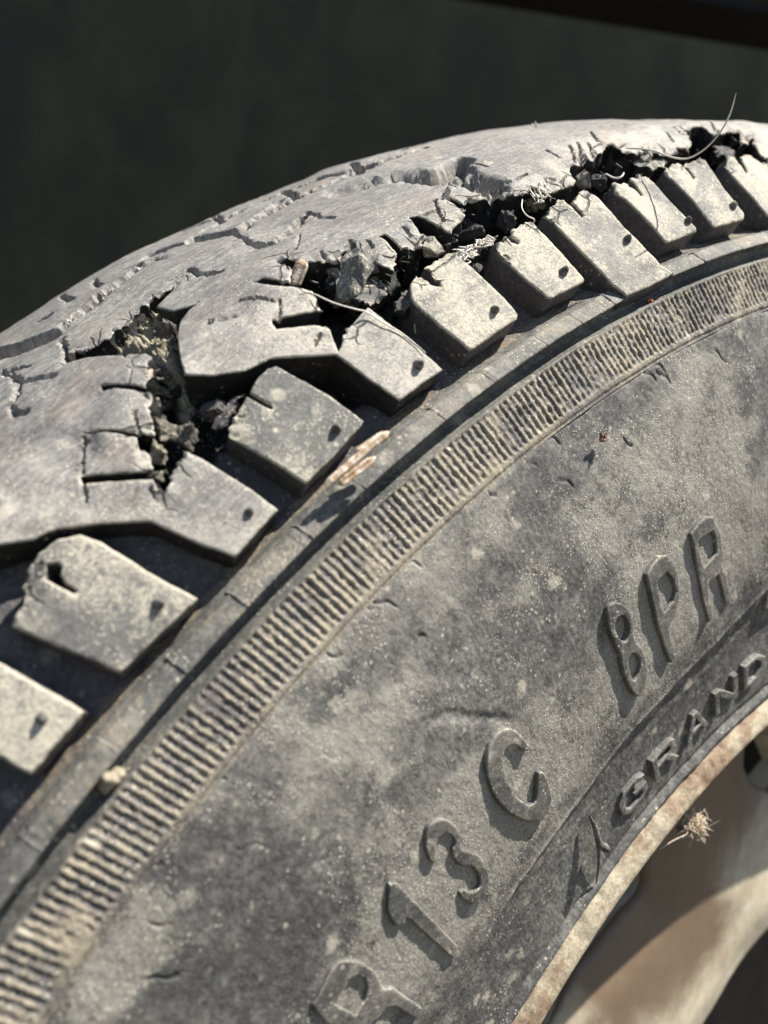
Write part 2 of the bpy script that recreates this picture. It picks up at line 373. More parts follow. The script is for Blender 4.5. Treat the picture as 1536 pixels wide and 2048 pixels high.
# ------------------------------------------------------------------ the wheel
wheel = empty('wheel', (0, 0, HUB), 'cracked dusty truck tyre with torn tread on a cream steel rim', 'wheel')
TH0, TH1 = math.radians(4), math.radians(66)
th_f = np.arange(TH0, TH1, math.radians(.03)); th_c = np.arange(TH1, TH0 + 2 * math.pi - 1e-6, math.radians(1.0))
TH = np.concatenate([th_f, th_c])
def rev_mesh(name, rows, fn, m, dfn, parent=wheel, mi=None):
    """rows: list of (w,r) mm with normals; fn(th, W, R, NW, NR) -> displacement (mm)"""
    rows = np.asarray(rows, float); tg = np.gradient(rows, axis=0); tg /= np.linalg.norm(tg, axis=1, keepdims=True) + 1e-9
    nw, nr = -tg[:, 1], tg[:, 0]
    s = np.sign(nw[len(nw) // 2] * 1.0 + nr[len(nw) // 2] * .3); 
    nw, nr = nw * s, nr * s
    Wg, Tg = np.meshgrid(rows[:, 0], TH, indexing='ij'); Rg = np.meshgrid(rows[:, 1], TH, indexing='ij')[0]
    X = np.stack([-Rg * np.sin(Tg), -Wg, Rg * np.cos(Tg)], -1)
    D = fn(Tg, Wg, Rg, X)
    W2 = Wg + nw[:, None] * D; R2 = Rg + nr[:, None] * D
    X = np.stack([-R2 * np.sin(Tg), -W2, R2 * np.cos(Tg)], -1) / 1000
    a, b = Wg.shape; idx = np.arange(a * b).reshape(a, b); nx = np.roll(idx, -1, 1)
    Fq = np.stack([idx[:-1], idx[1:], nx[1:], nx[:-1]], -1).reshape(-1, 4)
    return mesh_obj(name, X.reshape(-1, 3), Fq, m, parent, dfn(Tg, Wg, Rg, D).ravel())
def polyrows(pts, step):
    pts = np.array(pts, float); L = np.concatenate([[0], np.cumsum(np.hypot(*np.diff(pts, axis=0).T))]); n = max(2, int(L[-1] / step)); q = np.linspace(0, L[-1], n)
    return np.stack([np.interp(q, L, pts[:, 0]), np.interp(q, L, pts[:, 1])], 1)
def bp(w_, h):                                    # tread base point under the surface
    e = .05; dr = (T(w_ + e) - T(w_ - e)) / (2 * e); L = math.sqrt(1 + dr * dr); return (float(w_ - dr / L * h), float(T(w_) + h / L))

# pit where the tread has crumbled, and the long tear (pixels of the photo dropped on the tread)
PIT = px_tread([(120, 735), (165, 700), (240, 650), (283, 608), (340, 570), (345, 600), (330, 640), (352, 690), (362, 750), (330, 790), (305, 780), (300, 705), (220, 712)], -3)
CRACK = px_tread([(300, 900), (340, 820), (430, 780), (520, 700), (640, 700), (700, 600), (640, 560), (800, 560), (850, 490), (930, 470), (1040, 400), (1150, 400), (1220, 330), (1330, 330), (1440, 290), (1560, 330)], -5)
def base_fn(Tg, Wg, Rg, X):
    s = w2s(Wg * 1.0); x = Tg * RR; D = (fbm(X, .25, 3) * .7 + fbm(X, 1.1, 3) * .25) * (1 - .6 * sstep(Wg, 66, 73))
    fineT = Tg < TH1
    Q = np.stack([x[fineT], s[fineT]], 1)
    k = (Q[:, 0] > CRACK[:, 0].min() - 20)
    d = np.full(len(Q), 50.); lo = CRACK.min(0) - 8; hi = CRACK.max(0) + 8
    sel = (Q > lo).all(1) & (Q < hi).all(1)
    dd = np.full(len(Q), 50.)
    if sel.any(): dd[sel] = seg_dist(Q[sel], CRACK[:-1], CRACK[1:], 20000)
    Xf = X[fineT]; add = -sstep(dd, 8, 3) * 4.5 + sstep(dd, 8, 2) * fbm(Xf, .5, 4) * 2.4
    inp = np.zeros(len(Q)); lo = PIT.min(0) - 2; hi = PIT.max(0) + 2; sel = (Q > lo).all(1) & (Q < hi).all(1)
    if sel.any():
        ins = inside(Q[sel], [PIT]); ds = seg_dist(Q[sel], PIT, np.roll(PIT, -1, 0), 20000)
        inp[sel] = np.where(ins, sstep(ds, -.5, 1.0), sstep(ds, 1.5, 0) * .5)
    add = add + inp * (5.0 + fbm(Xf, .4, 4) * 2.4 + fbm(Xf, 1.3, 3) * 2.2)
    D[fineT] += add; base_fn.pit = inp; base_fn.crk = sstep(dd, 8, 5); base_fn.f = fineT
    return D
def base_dust(Tg, Wg, Rg, D):
    s = sstep(Wg, 71, 73.5) * .55 - .1; o = s + 0 * D; o[base_fn.f] += base_fn.pit * .8; return o
rows = [bp(w_, -8.2) for w_ in np.arange(-72, 50, 2.2)] + [bp(w_, -8.2) for w_ in np.arange(50, 66, .4)] 
# near the crown the fine zone matters: rows every 0.6 mm
def bd(w_): return -8.2 + 3.6 * float(sstep(np.array(w_), 56, 66))
rows = [bp(w_, -8.2) for w_ in np.arange(-72, 10, 3)] + [bp(w_, bd(w_)) for w_ in np.arange(10, 69, .55)]
hs = polyrows([rows[-1], bp(74.0, -4.9), (72.3, 274.8), (73.4, 274.4), (74.8, 274.0)], .4)
rows = rows + [tuple(q) for q in hs[1:]]
base = rev_mesh('tread_base', rows, base_fn, M['base'], base_dust)
base.data.materials.append(M['rubble'])
pw = np.zeros(base_fn.f.shape); pw[base_fn.f] = base_fn.pit; pm = ((pw[:-1] + pw[1:]) * .5 > .45).ravel()
base.data.materials.append(M['torn']); cw = np.zeros(base_fn.f.shape); cw[base_fn.f] = base_fn.crk; cm = ((cw[:-1] + cw[1:]) * .5 > .5).ravel() & ~pm  # tear floor takes the near-black rubber too: its deep shade put in as colour
base.data.polygons.foreach_set('material_index', pm.astype(np.int32) + 2 * cm.astype(np.int32))
LEDGE0 = rows[-1]
# ledge with its joints, and the round groove
JO = np.radians(np.array(sorted([9.4, 11.6, 14.1, 16.6, 19.3, 21.6, 24.0, 26.5, 27.2, 29.2, 30.9, 32.7, 35.2, 37.4, 40.8, 42.9, 45.4, 47.6, 50.0, 52.6, 55.1, 57.5, 60, 62.5])))
def ledge_fn(Tg, Wg, Rg, X):
    D = fbm(X, .2, 3) * .14 + fbm(X, 1.2, 3) * .07
    top = (Rg > 271.8) & (Rg < 273.8); D = D * np.where(Rg < 271.4, .6, 1)
    for j in JO:
        q = np.exp(-((Tg - j + (Wg - 76) * .0003) * 272 / .09) ** 2); D -= q * .22 * top
        D += top * .07 * math.sin(j * 977) * sstep(Tg, j, j + .0006) * sstep(Tg, j + .042, j + .0415)
    return D
def ledge_dust(Tg, Wg, Rg, D): return np.where(Rg > 273.8, -.05, np.where(Rg > 271.75, .22, np.where(Rg < 271.0, .1, -.1))) + 0 * D
lr = polyrows([LEDGE0, (76.4, 273.7), (76.9, 273.75), (77.1, 273.65), (78.85, 272.05), (78.95, 271.8), (78.6, 271.62), (77.0, 271.5), (76.4, 271.1), (76.1, 270.3), (76.3, 269.7), (77.0, 269.25), (78.0, 269.0), (78.42, 268.93), (78.5, 268.75)], .16)
ledge = rev_mesh('shoulder_ledge', lr, ledge_fn, M['ledge'], ledge_dust)
# ribbed band
def band_fn(Tg, Wg, Rg, X):
    t = Tg + (268 - Rg) * .00035; ph = (np.degrees(t) / .254) % 1.0
    rib = sstep(np.abs(ph - .5), .36, .10)
    inb = sstep(Rg, 268.6, 268.4) * sstep(Rg, 261.5, 261.9)
    idx = np.floor(np.degrees(t) / .254); wear = .92 + .16 * np.sin(idx * 12.9898) * np.cos(idx * 4.1)
    D = -inb * .25 * (1 - rib * np.clip(wear, .7, 1.03)) + fbm(X, .25, 3) * .16 + inb * fbm(X, 1.4, 3) * .22 + inb * np.clip(fbm(X, .16, 3) - .05, 0, 1) * .35 * (1 - rib) + fbm(X, 2.2, 2) * .05
    return D
def band_dust(Tg, Wg, Rg, D):
    inb = sstep(Rg, 268.55, 268.4) * sstep(Rg, 261.5, 261.9)
    return (1 - inb) * .35 + inb * (.2 + np.clip((D + .25) * 1.3, -.4, .5)) 
br = polyrows([(78.5, 268.75), (78.55, 268.5), (78.6, 268.35), (80.35, 261.6), (80.45, 261.0), (80.25, 260.6), (float(SW(260.2)) - .12, 260.2)], .19)
band = rev_mesh('ribbed_band', br, band_fn, M['band'], band_dust)
# sidewall
CR = []
for k in range(46):
    a = random.uniform(10, 62); r0 = random.uniform(250, 262); CR.append((math.radians(a), r0, random.uniform(1.2, 5), random.uniform(.2, 1.1)))
STEP = px_side([(873, 2048), (978, 1870), (1088, 1700), (1183, 1570), (1268, 1460), (1323, 1400), (1430, 1290), (1536, 1180)])
STEP = STEP[np.argsort(STEP[:, 0])]
GOUGE = px_side([(868, 1440), (890, 1430), (940, 1436), (1020, 1442)])
DART = px_side([(720, 1410), (800, 1362), (880, 1352), (925, 1366), (880, 1402), (800, 1430)])
HALO = []                                          # filled with letter centres (dust gathers there)
def side_fn(Tg, Wg, Rg, X):
    D = fbm(X, .05, 3) * .5 + fbm(X, .3, 3) * .16 + fbm(X, 1.6, 3) * .06
    st = np.interp(Tg, STEP[:, 0], STEP[:, 1], left=203, right=202)
    D += -.55 * sstep(Rg, st + .25, st - .35) + .25 * np.exp(-((Rg - st - .3) / .35) ** 2)
    st2 = 197.4; D += .18 * sstep(Rg, st - 4.2, st - 5.0) * sstep(Rg, 176, 180)
    D -= .5 * np.exp(-((Rg - 183.4) / .35) ** 2); D += fbm(X, 3.2, 2) * .035
    D += .75 * np.exp(-((Rg - 181.8) / .7) ** 2)
    for a, r0, L, c in CR:
        k = np.abs(Tg - a) < .035; 
        if not k.any(): continue
        u = (Tg[k] - a) * r0; v = Rg[k] - r0; al = u * .6 + v * .8; ac = -u * .8 + v * .6 + .25 * np.sin(al * 1.7 + a * 50)
        D[k] -= .45 * c * np.exp(-(ac / .15) ** 2) * sstep(np.abs(al), L * .6, L * .35)
    f = Tg < TH1; Q = np.stack([Tg[f] * 220, Rg[f]], 1)
    for PL, dep, wd in ((GOUGE, -.3, 1.3),):
        G = PL * np.array([220, 1]); sel = (Q > G.min(0) - 3).all(1) & (Q < G.max(0) + 3).all(1)
        if sel.any():
            a = np.zeros(len(Q)); a[sel] = dep * sstep(seg_dist(Q[sel], G[:-1], G[1:]), wd, 0); D[f] += a
    G = DART * np.array([220, 1]); sel = (Q > G.min(0) - 3).all(1) & (Q < G.max(0) + 3).all(1)
    if sel.any():
        a = np.zeros(len(Q)); q = Q[sel]; a[sel] = np.where(inside(q, [G]), .09 * sstep(seg_dist(q, G, np.roll(G, -1, 0)), 0, 1.2), 0); D[f] += a
    return D
def side_dust(Tg, Wg, Rg, D):
    d = .12 + .25 * fbm(np.stack([Tg * 220, Rg, 0 * Rg], -1), .045, 3)
    x = Tg * 222
    for (a, r, s) in HALO: d += .42 * np.exp(-(((x - a * 222) ** 2 + (Rg - r) ** 2) / s ** 2))
    f = Tg < TH1; Xs, Rs_ = x[f], Rg[f]; add = 0 * Xs
    for (bx, by, s, v) in BLOT:
        add += v * np.exp(-(((Xs - bx) ** 2 + (Rs_ - by) ** 2) / s ** 2))
    d[f] += add
    return np.where(Rg < 201.5, -.05 + .3 * (d - .12), d)

BLOT = []
for (px, py, sz, v) in [(300, 1830, 3, .9), (255, 1930, 3.4, .9), (655, 1505, 1.8, .8), (770, 1545, 1.1, .9), (738, 1520, 1.0, .7), (830, 1135, 2, .6), (1300, 930, 8, .4), (1450, 900, 9, .4), (1180, 1060, 6, .5), (1060, 1180, 5, .4), (940, 1250, 4, .4), (800, 1390, 4, .45), (700, 1480, 4, .4), (600, 1600, 4, .35), (900, 1120, 3, .4), (980, 1060, 3, .4), (640, 1500, 1.6, .8), (570, 1440, 1.4, .6), (350, 1900, 2, .5), (200, 1990, 3, .5),
                        (1160, 1290, 9, -.45), (960, 1420, 8, -.45), (1020, 1150, 4, -.2), (560, 1750, 9, -.35), (760, 1350, 5, -.2), (1000, 1010, 5, .2), (460, 1990, 6, -.3), (430, 1850, 2, .5), (380, 1790, 1.2, .6), (520, 1690, 1.3, .6), (700, 1660, 3, .3), (1500, 1100, 6, .25), (1280, 800, 6, -.25), (1400, 760, 6, .25), (660, 1330, 1.5, .7), (700, 1400, 1.2, .6)]:
    q = px_side([(px, py)])[0]; BLOT.append((q[0] * 222, q[1], sz, v))
# ---- letters traced from the photograph on the sidewall
def zz(pts, ox, oy, s): return [(ox + a / s, oy + b / s) for a, b in pts]
LET = []
LET.append(('8', zz([(300,850),(320,800),(370,778),(430,800),(475,860),(495,940),(490,1000),(512,1080),(552,1110),(590,1180),(612,1280),(607,1380),(585,1460),(545,1512),(500,1490),(450,1400),(415,1300),(405,1190),(370,1130),(330,1030),(305,940)],1136,1000,3.84),
  [zz([(400,890),(440,900),(468,970),(455,1040),(430,1088),(390,1050),(362,980),(368,920)],1136,1000,3.84), zz([(500,1172),(540,1200),(555,1270),(532,1340),(503,1385),(472,1320),(455,1240),(470,1190)],1136,1000,3.84)]))
LET.append(('P', zz([(600,570),(640,500),(700,430),(750,420),(805,470),(842,560),(860,660),(857,780),(825,880),(775,975),(822,1195),(790,1250),(740,1130),(690,960),(640,760),(612,640)],1136,1000,3.84),
  [zz([(690,640),(702,605),(760,555),(800,600),(830,700),(805,770),(742,855),(715,790),(695,700)],1136,1000,3.84)]))
LET.append(('R', zz([(945,260),(1000,180),(1060,120),(1110,130),(1160,220),(1185,340),(1195,430),(1178,490),(1210,560),(1245,720),(1245,790),(1215,802),(1190,700),(1152,570),(1080,630),(1092,760),(1112,900),(1080,935),(1040,760),(1000,560),(970,380)],1136,1000,3.84),
  [zz([(1000,320),(1040,280),(1110,240),(1130,300),(1138,400),(1100,450),(1050,510),(1020,420)],1136,1000,3.84)]))
LET.append(('C', zz([(590,192),(545,130),(500,108),(450,130),(415,190),(405,260),(420,340),(455,410),(510,460),(580,487),(625,485),(660,445),(672,385),(660,320),(635,280),(616,295),(615,350),(605,410),(580,420),(530,390),(495,330),(478,260),(476,210),(500,182),(530,178),(562,210)],768,1400,2), []))
LET.append(('3', zz([(165,530),(180,490),(230,468),(280,490),(310,540),(300,590),(340,605),(385,620),(415,680),(420,740),(400,800),(360,822),(315,800),(300,770),(320,755),(350,770),(385,745),(380,700),(350,660),(310,668),(280,640),(268,600),(285,570),(270,540),(240,530),(215,550),(205,600),(215,650),(190,655),(165,600)],768,1400,2), []))
LET.append(('1', [(777,1768),(792,1762),(808,1780),(915,1890),(917,1906),(903,1915),(822,1842),(812,1834),(806,1848),(788,1852),(774,1825)], []))
LET.append(('R', zz([(330,670),(420,500),(520,310),(600,220),(700,190),(830,215),(950,300),(1020,400),(1040,490),(1160,480),(1260,560),(1440,680),(1430,760),(1380,800),(1160,670),(1080,690),(1010,780),(940,830),(800,1000),(620,900),(480,860),(380,750)],560,1880,5.12),
  [zz([(660,500),(700,400),(780,360),(860,400),(885,490),(860,600),(760,750),(640,680),(560,640)],560,1880,5.12)]))
for i, (ch, P, Hs) in enumerate(LET):
    q = px_side(P, .9); HALO.append((q[:, 0].mean(), q[:, 1].mean() , 13.0 if i < 3 else 11.0))
HALO.append((np.radians(40.5), 214, 14))
rs = np.concatenate([np.arange(260.2, 176.2, -.33)]); srows = [(float(SW(r)) - (.12 if r > 260 else 0), r) for r in rs]
side = rev_mesh('sidewall', srows, side_fn, M['side'], side_dust)
def chaikin(P, k):
    Q = np.roll(P, -1, 0); return np.stack([P * .78 + Q * .22, P * .22 + Q * .78], 1).reshape(-1, 2)
def offset_poly(P, d):
    P = np.asarray(P, float); a = 0.5 * np.sum(P[:, 0] * np.roll(P[:, 1], -1) - np.roll(P[:, 0], -1) * P[:, 1]); t = np.roll(P, -1, 0) - np.roll(P, 1, 0)
    t /= np.linalg.norm(t, axis=1, keepdims=True) + 1e-9; n_ = np.stack([t[:, 1], -t[:, 0]], 1) * (1 if a > 0 else -1); return P + n_ * d
def surf_side(x, y, h): return side_pt(x / 220, y, h)
for i, (ch, P, Hs) in enumerate(LET):
    q = px_side(P, .65) * np.array([220, 1]); hq = [px_side(h_, .65) * np.array([220, 1]) for h_ in Hs]
    if ch in '83C': q = chaikin(q, .0); hq = [chaikin(h_, .0) for h_ in hq]
    q = offset_poly(q, -.07); hq = [offset_poly(h_, .16) for h_ in hq]
    slab('raised_letter' if ch in 'PRC' else 'raised_numeral', q, [0] * len(q), surf_side, .78, 1.9, M['letter'], wheel, step=.35, grid=.45, bevel=.2, jit=.012, draft=.12, holes=hq, rows=5, seed=50 + i, wallnoise=.025)
# small moulded word near the bead
def bead_word(word, th_start, pitch, wdt, r_bot, r_top):
    G = {'G': [[(1, .85), (.75, 1), (.25, 1), (0, .75), (0, .25), (.25, 0), (.75, 0), (1, .2), (1, .52), (.55, .52), (.55, .38), (.8, .38), (.8, .24), (.68, .14), (.32, .14), (.18, .3), (.18, .7), (.32, .86), (.68, .86), (.85, .72)]],
         'R': [[(0, 0), (.18, 0), (.18, .42), (.5, .42), (.8, 0), (1, 0), (.7, .44), (.92, .6), (.92, .85), (.75, 1), (0, 1)], [(.18, .56), (.18, .86), (.65, .86), (.74, .76), (.74, .66), (.65, .56)]],
         'A': [[(0, 0), (.18, 0), (.28, .25), (.72, .25), (.82, 0), (1, 0), (.6, 1), (.4, 1)], [(.34, .4), (.5, .8), (.66, .4)]],
         'N': [[(0, 0), (.18, 0), (.18, .68), (.8, 0), (1, 0), (1, 1), (.82, 1), (.82, .32), (.2, 1), (0, 1)]],
         'D': [[(0, 0), (.65, 0), (1, .3), (1, .7), (.65, 1), (0, 1)], [(.18, .15), (.18, .85), (.58, .85), (.82, .62), (.82, .38), (.58, .15)]]}
    for k, ch in enumerate(word):
        th = th_start - k * pitch; f = lambda L: np.array([((th - u * wdt) * 220, r_bot + v * (r_top - r_bot)) for u, v in L])
        g = G[ch]; slab('raised_small_letter', f(g[0]), [0] * len(g[0]), surf_side, .52, 1.3, M['side'], wheel, step=.35, grid=.6, bevel=.15, jit=.02, draft=.12, holes=[f(x) for x in g[1:]], rows=4, seed=90 + k, wallnoise=.03)
bead_word('GRAND', math.radians(37.35), math.radians(3.05), math.radians(2.3), 187.9, 193.6)

# ---- inboard side of the carcass (unseen, coarse) and the inside
ir = polyrows([(float(-72 - 0), 300.0), (-78, 290), (-80.5, 270), (-82.5, 240), (-81, 215), (-76, 195), (-72.6, 178)], 4)
rev_mesh('inner_sidewall', ir, lambda *a: 0 * a[0], M['side'], lambda a, b, c, d: 0 * a)

# ------------------------------------------------------------------ tread: the torn rib and the shoulder blocks
def surf_tread(x, y, h): return tread_pt(x, y, h)
KP = [(-300,1135,0),(-100,1110,0),(0,1090,0),(65,1080,0),(115,1057,0),(200,1045,0),(300,1042,0),(350,1065,0),(470,1115,0),(555,1022,0),(500,978,0),(430,935,0),(365,895,1),(352,925,1),(342,960,1),(330,985,1),(305,957,0),(165,967,0),(160,953,0),(305,942,1),(296,905,1),(272,872,0),(163,861,0),(163,859,0),(308,868,1),(304,845,1),(300,800,1),(289,780,0),(200,777,0),(200,768,0),(289,769,1),(291,735,1),(300,707,0),(220,710,0),(170,718,0),(130,730,0),(135,716,1),(165,704,1),(190,690,1),(240,655,1),(262,630,1),(283,612,1),(315,590,1),(352,566,0),(330,595,0),(312,615,0),(345,620,0),(372,612,0),(400,601,0),(375,618,0),(358,640,0),(353,665,0),(357,700,0),(368,747,0),(430,748,0),(490,740,0),(540,714,0),(620,711,0),(672,707,0),(735,755,0),(800,800,0),(888,736,0),(812,675,0),(737,612,0),(705,645,1),(687,664,0),(684,690,0),(677,701,0),(673,690,0),(663,664,1),(652,648,0),(600,651,0),(553,656,0),(545,645,0),(543,639,0),(580,631,0),(647,616,1),(634,592,1),(620,577,0),(575,576,0),(545,574,0),(508,568,0),(525,561,0),(560,564,0),(580,566,1),(583,545,1),(570,528,1),(554,522,1),(588,520,1),(623,521,1),(666,522,1),(680,524,1),(683,503,1),(698,497,1),(720,506,1),(732,514,0),(762,527,0),(789,541,1),(792,512,1),(796,497,0),(772,478,0),(757,470,0),(770,466,0),(804,489,1),(818,494,1),(838,484,1),(850,486,1),(854,465,1),(840,455,0),(818,430,0),(834,427,0),(877,446,0),(906,457,1),(913,445,1),(923,434,1),(929,410,0),(888,388,0),(896,384,0),(929,401,1),(936,391,1),(949,390,1),(960,393,1),(978,382,1),(992,372,1),(1009,374,0),(1029,382,0),(1044,377,1),(1066,368,1),(1089,374,1),(1124,372,0),(1150,367,1),(1152,356,1),(1141,338,0),(1143,330,0),(1168,328,1),(1170,316,1),(1194,311,1),(1208,297,1),(1216,282,1),(1242,285,1),(1248,297,1),(1275,303,1),(1310,301,1),(1344,314,1),(1358,306,0),(1350,296,0),(1366,298,0),(1380,304,1),(1384,286,1),(1372,268,1),(1374,252,1),(1384,246,0),(1406,246,0),(1432,262,1),(1455,258,1),(1477,254,1),(1489,282,1),(1503,282,1),(1509,270,0),(1526,304,0),(1536,311,0),(1560,300,1),(1600,292,1),(1640,300,0)]
kp = px_tread(KP); kt = [p[2] for p in KP]
X0, X1 = math.radians(66.5) * RR, math.radians(3.5) * RR
kp = np.concatenate([[[X0, kp[0, 1]]], kp, [[X1, kp[-1, 1]], [X1, -60], [X0, -60]]]); kt = [0] + kt + [0, 0, 0]
GRV = [([(690,378),(800,350),(880,352),(930,350),(985,366)], 1.8, 5.0), ([(930,330),(945,352),(1000,356)], 1.2, 3.0), ([(0,905),(80,880),(150,900)], .7, 6), ([(180,800),(150,900),(60,990)], .6, 5), ([(330,470),(420,440),(560,385),(700,345)], .9, 2.0), ([(240,540),(330,520)], .8, 1.4), ([(-60,722),(0,706),(55,688),(108,668)], 5.5, 3.4), ([(100,668),(140,642),(190,610),(240,572),(275,545)], 1.6, 2.4),
       ([(298,504),(350,490),(440,466),(478,458)], 5.0, 2.9), ([(478,455),(540,412),(556,400)], 1.5, 2.2), ([(636,362),(690,350),(745,336)], 5.0, 2.7),
       ([(462,466),(478,472),(500,488),(530,490)], 1.2, .9), ([(520,492),(552,486),(580,462),(606,436)], 2.2, 1.6), ([(378,540),(400,550),(440,545)], 1.4, .9),
       ([(618,427),(640,433),(668,435)], 1.0, .8), ([(122,678),(128,700),(134,724)], 1.5, .9), ([(853,347),(890,337),(924,318)], 6, 3.4), ([(80,640),(100,632)], 1.0, 1.2),
       ([(20,818),(34,828),(52,826)], 1.0, 1.0), ([(415,640),(450,632),(470,628)], .5, .6), ([(1130,262),(1160,256)], 1.0, 1.2), ([(925,320),(925,352)], 2.2, .9),
       ([(0,742),(60,730)], .6, .7), ([(830,300),(800,310),(740,330)], .7, .8), ([(978,363),(995,360),(1008,359)], .8, .5)]
CUTS = [[(1138,290),(1150,326)],[(1156,285),(1164,326)],[(1176,284),(1186,312)],[(1092,300),(1120,318)],[(1010,360),(1040,348),(1056,340)],[(990,372),(1000,350)],[(1180,262),(1196,280)],[(1330,262),(1345,285)],[(1420,240),(1436,258)],[(1345,250),(1360,262)],
        [(870,392),(878,420),(888,436)],[(850,425),(880,415)],[(736,480),(752,505)],[(700,480),(712,498)],[(640,500),(650,518)],[(808,450),(822,468)],[(480,600),(520,596),(548,602)],[(560,600),(556,648)],[(640,668),(630,690)],[(232,690),(250,712)],[(165,868),(160,905),(166,950)],[(168,966),(172,1000)],[(300,975),(310,1000)],[(268,820),(278,868)],[(590,500),(600,470)],[(935,320),(975,326)],[(1200,250),(1250,246)]]
FAR = [([(150,630),(300,522),(480,420)], 1.8, 1.8), ([(500,442),(620,385),(760,332),(850,302)], 1.8, 1.7), ([(118,590),(142,604)], 2, 1.2), ([(182,558),(200,574)], 2, 1.2), ([(560,378),(592,394)], 2, 1.3), ([(420,425),(442,442)], 2, 1.2), ([(800,288),(812,306)], 2, 1.2), ([(700,330),(722,350)], 2, 1.2), ([(30,770),(110,752)], .9, .9), ([(220,480),(340,430)], 3, 2.2), ([(400,430),(520,385)], 1.5, 1.5), ([(0,742),(40,760),(30,800)], 1.2, .9)]
GRV = GRV + FAR + [(c, .75, .36) for c in CUTS]
GRV = [(px_tread(a), d, wd) for a, d, wd in GRV]
def kdist(Q, wmin=0):
    out = np.full((len(GRV), len(Q)), 99.)
    for i, (a, d, wd) in enumerate(GRV):
        lo, hi = a.min(0) - 5, a.max(0) + 5; s = (Q > lo).all(1) & (Q < hi).all(1)
        if s.any(): out[i, s] = seg_dist(Q[s], a[:-1], a[1:])
    return out
def k_h(Q, B3, d):
    g = kdist(Q); h = fbm(B3, .035, 3) * 1.6
    for i, (a, dep, wd) in enumerate(GRV):
        n_ = fbm(B3 + 7 * i, 1.1, 3); dd = g[i] + n_ * (.12 if wd < .6 else .7 if dep < 3 else .25)
        h = h - dep * sstep(dd, wd * .75, wd * .2) + (sstep(dd, wd * .9, wd * .3) * fbm(B3, 1.3, 3) * (1.6 if 1.4 < dep < 3 else .3))
    # the edges towards the tear curl and thin out
    return h
def k_fine(Q): return (kdist(Q)[6:len(GRV) - len(CUTS)].min(0) < 3.4) | (kdist(Q)[len(GRV) - len(CUTS):].min(0) < .9)
def k_dust(Q): return -.1 + .42 * sstep(Q[:, 1], 54, 68)
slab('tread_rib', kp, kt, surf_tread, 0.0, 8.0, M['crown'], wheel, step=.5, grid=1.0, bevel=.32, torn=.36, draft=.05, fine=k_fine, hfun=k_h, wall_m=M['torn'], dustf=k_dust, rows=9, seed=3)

BL = []   # px outline (x,y,torn), extra height, holes, nub
BL.append(([(-95,1270,0),(0,1325,0),(168,1424,0),(62,1549,0),(-20,1503,0),(-130,1440,0)], [], (84,1436)))
BL.append(([(20,1250,1),(45,1210,1),(55,1145,1),(80,1100,0),(115,1076,0),(160,1067,0),(200,1082,0),(300,1145,0),(396,1198,0),(240,1346,0),(130,1300,0)],
           [[(92,1130),(112,1124),(124,1133),(120,1150),(130,1166),(154,1181),(148,1187),(116,1172),(90,1158)]], (316,1208)))
BL.append(([(457,872,1),(462,845,1),(480,812,0),(493,792,0),(543,817,0),(546,812,0),(500,785,0),(515,755,0),(535,735,0),(553,730,0),(580,745,0),(660,790,0),(727,840,0),(722,852,0),(665,915,0),(612,967,0),(530,915,0)], [], (673,858)))
BL.append(([(823,592,0),(822,565,0),(835,543,1),(865,566,0),(882,571,0),(882,562,0),(866,552,1),(850,530,1),(868,520,1),(898,503,1),(913,505,0),(1026,615,0),(1036,628,0),(1034,638,0),(945,699,0),(938,700,0),(880,650,0),(830,605,0)], [], (989,620)))
BL.append(([(995,508,1),(992,486,1),(1012,472,0),(1036,488,0),(1039,483,0),(1018,468,1),(1032,455,1),(1048,446,1),(1062,440,0),(1110,490,0),(1171,557,0),(1168,563,0),(1103,597,0),(1095,596,0),(1040,548,0)], [], (1126,545)))
BL.append(([(1088,428,1),(1102,410,1),(1120,392,0),(1138,404,0),(1164,433,0),(1170,429,0),(1144,402,1),(1158,384,1),(1162,376,1),(1184,378,0),(1250,455,0),(1322,528,0),(1350,546,0),(1300,572,0),(1256,591,0),(1232,573,0),(1150,490,0)], [], (1254,480)))
BL.append(([(1227,363,1),(1232,380,0),(1252,397,0),(1333,483,0),(1338,484,0),(1394,463,0),(1392,455,0),(1340,402,0),(1293,347,1),(1284,350,1),(1278,344,1),(1262,354,0),(1287,388,0),(1283,390,0),(1255,362,1),(1240,366,1)], [], (1375,444)))
BL.append(([(1330,340,0),(1342,355,0),(1428,452,0),(1435,453,0),(1489,438,0),(1491,427,0),(1450,378,0),(1403,311,1),(1392,318,1),(1370,325,0),(1392,354,0),(1388,357,0),(1364,326,1),(1345,325,1)], [], (1465,413)))
BL.append(([(1450,330,0),(1460,345,0),(1536,430,0),(1560,446,0),(1612,434,0),(1600,410,0),(1540,335,0),(1491,306,1),(1480,312,0),(1496,345,0),(1492,346,0),(1470,316,1),(1458,312,1)], [], (1585,412)))
BL.append(([(1526,322,1),(1560,370,0),(1640,432,0),(1700,425,0),(1640,345,0),(1570,305,1)], [], None))
def nub(pxy, parent, surf, to):
    q = to([pxy])[0]; V = []; Fc = []; n = 12; lean = (random.uniform(-.3, .3), random.uniform(-.2, .4)); ht = random.uniform(.85, 1.2)
    for j, (h, r) in enumerate(((-.3, .85), (.0, .75), (.35, .62), (.8, .52), (ht, .28), (ht + .15, .08))):
        for k in range(n):
            a = 2 * math.pi * k / n; V.append(surf(np.array(q[0] + r * math.cos(a) + lean[0] * h), np.array(q[1] + r * math.sin(a) + lean[1] * h), np.array(h)))
    for j in range(5):
        for k in range(n): Fc.append((j * n + k, j * n + (k + 1) % n, (j + 1) * n + (k + 1) % n, (j + 1) * n + k))
    mesh_obj('rubber_nub', np.array(V), Fc, M['twig'], parent)
